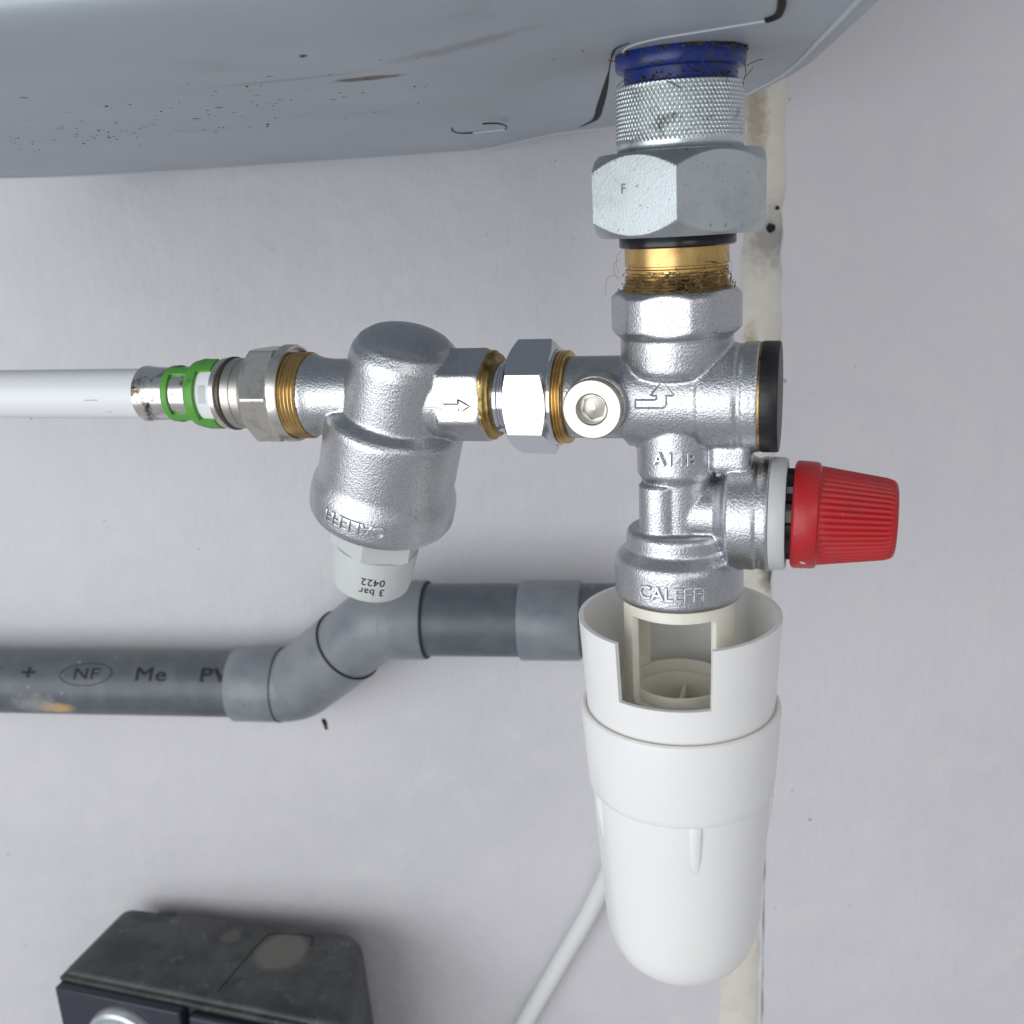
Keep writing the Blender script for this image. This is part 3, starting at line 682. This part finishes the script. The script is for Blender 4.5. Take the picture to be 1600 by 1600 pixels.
for az in (radians(17), radians(-56), radians(88), radians(160), radians(-130)):
    d = Vector((sin(az), -cos(az), 0)); tt = Vector((cos(az), sin(az), 0)); V = []; Fc = []
    ns = 12
    for i in range(ns+1):
        f_ = i/ns; z = -105.6-17*f_; r = 24.35-(-z-107.5)*.066; wd_ = 1.75*sqrt(max(0, 1-f_**2.6))+.05; h = (1.15*(1-f_)**.7+.02)*min(1, .25+f_*5)
        for k in range(9):
            q = pi*k/8; V.append(d*(r-.25+h*sin(q)*1.0)+tt*(cos(q)*wd_)+ZZ*z)
        if i:
            for k in range(8): Fc.append((9*i-9+k, 9*i-8+k, 9*i+1+k, 9*i+k))
    mk('cup_rib', (V, Fc), m_cup, fun, 60)

# ------------------------------------------------------------------ grey drain pipe
dp = thing('drain_pipe', 'grey plastic drain pipe with two bends running along the wall', 'drain pipe', wp(-200, 200, -195))
db = base_of(dp)
def pvc_extra(nt, tc, cur, col):
    c1 = wp(-316, 186, -185.5)-db
    c = spot(nt, tc, cur, col, tuple(c1), 7, (.52, .33, .13), .3, .5, 260, (1.25, 1, .5))
    c2 = wp(-327, 186, -183)-db
    c = spot(nt, tc, c, col, tuple(c2), 7, (.30, .30, .29), .5, .8, 350, (1.6, 1, .7), .7)
    return specks(nt, tc, c, col, 170, .14, (.45, .46, .46), 30, (.45, .6))
m_pvcd = mat('dark_grey_pvc', (.085, .10, .115), .40, 0, bump=(350, .04, 3), var=(90, (.12, .135, .15), .45, .7), extra=pvc_extra)
Lz, Rz = -177.6, -133.4
PL = lambda u: wp(u, 200, Lz); PR = lambda u: wp(u, 180, Rz)
mk('pipe', tube([PL(-520), PL(-217)], 16.7, 64), m_pvcd, dp, 40, label='dark grey left run of the pipe')
mk('pipe', tube([PR(-118), PR(-66)], 16.9, 64), m_pvcd, dp, 40, label='dark grey short run of the pipe')
A = wp(-190.5, 200, Lz); B = wp(-137, 180, Rz); dAB = (B-A).normalized()
def elbow_path(p0, c, p1, rad):
    a = c+(p0-c).normalized()*rad; b = c+(p1-c).normalized()*rad
    return [p0]+bez(a, c, b, 14)+[p1]
m1 = A+dAB*46
e1_ = mk('elbow', join(lathe(PL(-222.5), WU, [(0, 16.8), (0, 18.4), (.5, 18.8), (24.0, 18.8), (24.6, 18.6), (24.6, 16.8)], 72, closed=True),
     tube(elbow_path(PL(-199), A, m1, 7.5), [18.6]*17, 64)), m_pvcl, dp, 40)
mk('socket_seam', lathe(PL(-198.5), WU, [(0, 18), (0, 19.0), (.5, 19.0), (.5, 18)], 72, closed=True), m_seal, dp)
m2 = A+dAB*45.5
e2_ = mk('elbow', join(lathe(PR(-114.5), -WU, [(0, 16.9), (0, 18.3), (.6, 18.6), (18.5, 18.6), (19.2, 18.0), (19.2, 16.9)], 72, closed=True),
     tube(elbow_path(m2, B, PR(-131.5), 12), [17.7]*17, 64)), m_pvcl, dp, 40)
mk('socket_seam', lathe(m1-dAB*.2, dAB, [(0, 17.2), (0, 18.75), (.6, 18.75), (.6, 17.2)], 72, closed=True), m_seal, dp)
mk('socket_seam', lathe(PR(-114.4), WU, [(0, 16.7), (0, 18.3), (.7, 17.9), (.7, 16.7)], 72, closed=True), m_seal, dp)
mk('coupling', lathe(PR(-70), WU, [(0, 16.8), (0, 18.2), (.8, 18.5), (26.5, 18.4), (27.6, 18.0), (28.2, 16.5), (28.2, 0), (2, 0)], 72), m_pvcl, dp, 40)
mk('end_sleeve', tube([PR(-44), PR(-19)], 16.9, 48), m_pvcd, dp, 40)
# print on the left run; axis WU, front direction -WV, e2 = WU x (-WV) = -Z
def pipe_print(vf, u, deg, R=16.7):
    vf = ([Vector((v.x*1.35, v.y, v.z)) for v in vf[0]], vf[1])
    return on_cyl(flipv(vf), PL(0), WU, R, u, radians(-deg), e1=-WV, mode='along', lift=.02)
def printed(txt, u, size, bold, nm='print'):
    mk(nm, pipe_print(text_vf(txt, size, .1, bold, space=1.08), u, 40), m_ink, dp, 0)
printed('+', -329.0, 11, .22); printed('NF', -297, 8.4, .08); printed('Me', -261.8, 10.0, .16); printed('PV', -228, 10.0, .30); printed('T', -349.5, 9, .04)
el = []
for i in range(49):
    t = 2*pi*i/48; el.append(Vector((10.4*cos(t), 5.9*sin(t)+.6*cos(t), 0)))
V = []; Fc = []
for i, p in enumerate(el):
    q = p.normalized(); V += [p-q*.28, p+q*.28]
    if i: Fc.append((2*i-2, 2*i-1, 2*i+1, 2*i))
mk('print', pipe_print((V, Fc), -297, 40), m_ink, dp, 0, label='oval mark round the letters')
m_emb = m_pvcl
mk('moulded_marking', on_cyl(flipv(text_vf('32 45\nPVC', 5.2, .5, .0)), PR(0), WU, 18.5, -124.6, radians(-12), e1=-WV, mode='along'), m_pvcl, e2_, 30)
mk('moulded_marking', on_cyl(flipv(text_vf('32', 6.0, .5, .0)), PL(0), WU, 18.7, -210.5, radians(10), e1=-WV, mode='along'), m_pvcl, e1_, 30)

# ------------------------------------------------------------------ white cable on the wall
cb = catmull([wp(-125, 213, -480), wp(-101, 214, -425), wp(-87, 214.5, -394), wp(-63.5, 215, -349), wp(-43, 215.5, -308.5), wp(-19, 215.5, -247), wp(-6, 215.5, -190), wp(-2, 215.5, -155), wp(1, 215.5, -120), wp(2, 215.5, -80)], 8)
cable = thing('wall_cable', 'white cable rising along the wall behind the discharge funnel', 'cable', wp(-60, 221, -345))
mk('sheath', tube(cb, 4.7, 24), m_cable, cable)
clip = mk('cable_clip', bevelled(prism([wp(u, 208, z) for u, z in ((-12, -166), (10, -171), (10, -163), (-12, -158))], WV*0, WV*13.5), 1.0), m_black, cable, 30)

# ------------------------------------------------------------------ black control box
bx = thing('control_box', 'black plastic control box with dusty top at the lower left', 'control box', wp(-245, 175, -480))
bb = base_of(bx)
def box_extra(nt, tc, cur, col):
    c = spot(nt, tc, cur, col, tuple(wp(-208.9, 179.7, -323)-bb), 13.5, (.125, .122, .105), .15, .15, 120, (1, 1.05, 1))
    c = spot(nt, tc, c, col, tuple(wp(-294.6, 174.5, -323)-bb), 12, (.02, .021, .022), .6, .5, 120, (1, .8, 1), .8)
    c = spot(nt, tc, c, col, tuple(wp(-241.3, 189.1, -323)-bb), 5.2, (.12, .11, .10), .2, .2, 150, (1, 1, 1), .6)
    return c
m_boxt = mat('dusty_black_plastic', (.055, .060, .059), .52, 0, bump=(260, .10, 4), var=[(50, (.026, .028, .029), .42, .62), (150, (.13, .13, .115), .57, .75)], extra=box_extra)
m_boxf = mat('dark_navy_plastic', (.020, .022, .036), .42, 0, bump=(300, .05, 3))
bl, br, fr, fl = (-315.5, 210.0), (-168.1, 197.5), (-157.7, 130.4), (-323.3, 157.2)
TZ = -323.5
def rounded(poly, rad, seg=6):
    out = []
    for i, p in enumerate(poly):
        p = Vector(p); a = Vector(poly[i-1]); b = Vector(poly[(i+1) % len(poly)]); r = rad[i]
        q0 = p+(a-p).normalized()*r; q1 = p+(b-p).normalized()*r
        for k in range(seg+1):
            t = k/seg; out.append(q0*(1-t)**2+p*2*t*(1-t)+q1*t*t)
    return out
rp = rounded([bl, br, fr, fl], [6, 13, 13, 4])
rows = []
cn = sum((Vector(p) for p in rp), Vector((0, 0)))/len(rp)
for ins, dz in ((9, 0), (5.5, .25), (2.6, 1.3), (.9, 3.2), (0, 6.5), (-2.5, 70), (-3.5, 160)):
    rows.append([wp(*(p+(cn-p).normalized()*ins*(1 if ins > 0 else 1)), TZ-dz) for p in rp])
V = [v for r in rows for v in r]; n = len(rp)
Fc = [tuple(range(n))]+[(k*n+i, k*n+(i+1) % n, (k+1)*n+(i+1) % n, (k+1)*n+i) for k in range(len(rows)-1) for i in range(n)]+[tuple((len(rows)-1)*n+i for i in range(n))]
mk('housing', (V, Fc), m_boxt, bx, 50)
fd = (Vector(fr)-Vector(fl)).normalized(); fo = Vector((fd.y, -fd.x)); fo = fo if fo.y < 0 else -fo
def fpnt(a, o, z):
    p = Vector(fl)+fd*a+fo*o; return wp(p.x, p.y, z)
def slab(a0, a1, o0, o1, z0, z1, w=1.2):
    return bevelled(prism([fpnt(a0, o0, z0), fpnt(a1, o0, z0), fpnt(a1, o0, z1), fpnt(a0, o0, z1)], Vector((0, 0, 0)), fpnt(0, o1-o0, 0)-fpnt(0, 0, 0)), w)
mk('front_panel', slab(2, 78, -2, 7.5, TZ-150, TZ-4.6), m_boxf, bx, 30, label='navy front panel carrying the dial')
mk('front_lid', slab(80.5, 150, -2, 5.5, TZ-150, TZ-7.5, 2.5), m_boxf, bx, 30)
mk('top_edge', slab(1, 146, -4, 2.2, TZ-5.2, TZ-2.6, .8), m_boxt, bx, 30)
nrm = (fpnt(0, 1, 0)-fpnt(0, 0, 0)).normalized()
dc = fpnt(43, 7.4, TZ-31)
mk('dial', lathe(dc, nrm, [(0, 0), (0, 22.5), (2.5, 22.5), (4.5, 21.5), (5.2, 19.5), (4.2, 18.5), (4.0, 0)], 72, ZZ), mat('dial_rim', (.55, .58, .60), .25, .6), bx, 30)
gl = mat('dial_glass', (.75, .82, .84), .08, 0, bump=(40, .3, 2))
gl.node_tree.nodes['Principled BSDF'].inputs['Transmission Weight'].default_value = .6
mk('dial_lens', lathe(dc+nrm*4.2, nrm, [(0, 0), (0, 18.4), (2.2, 17.2), (4.6, 13.5), (6.0, 8), (6.5, 0)], 72, ZZ), gl, bx, 40)
# engraved flap outline on the lid
flap = [wp(u, v, TZ+.03) for u, v in ((-230.8, 148.4), (-229.8, 154.6), (-222.5, 188.1), (-217.2, 193.3), (-200.5, 193.3), (-195.3, 191.7), (-194.3, 184.9))]
mk('flap_groove', tube(catmull(flap, 6), .3, 6), m_dark, bx, 60)
mk('lid_notch', bevelled(prism([wp(u, 202.5, z) for u, z in ((-292, TZ-5), (-281, TZ-5), (-281, TZ+.5), (-292, TZ+.5))], Vector((0, 0, 0)), WV*4.5), .8), m_boxf, bx, 30)
mk('wall_bracket', bevelled(prism([wp(u, 172, z) for u, z in ((-262, -470), (-212, -470), (-212, -425), (-262, -425))], Vector((0, 0, 0)), WV*50), 2), m_boxf, bx, 30)

for o in bpy.data.objects:
    if '_b' in o: del o['_b']
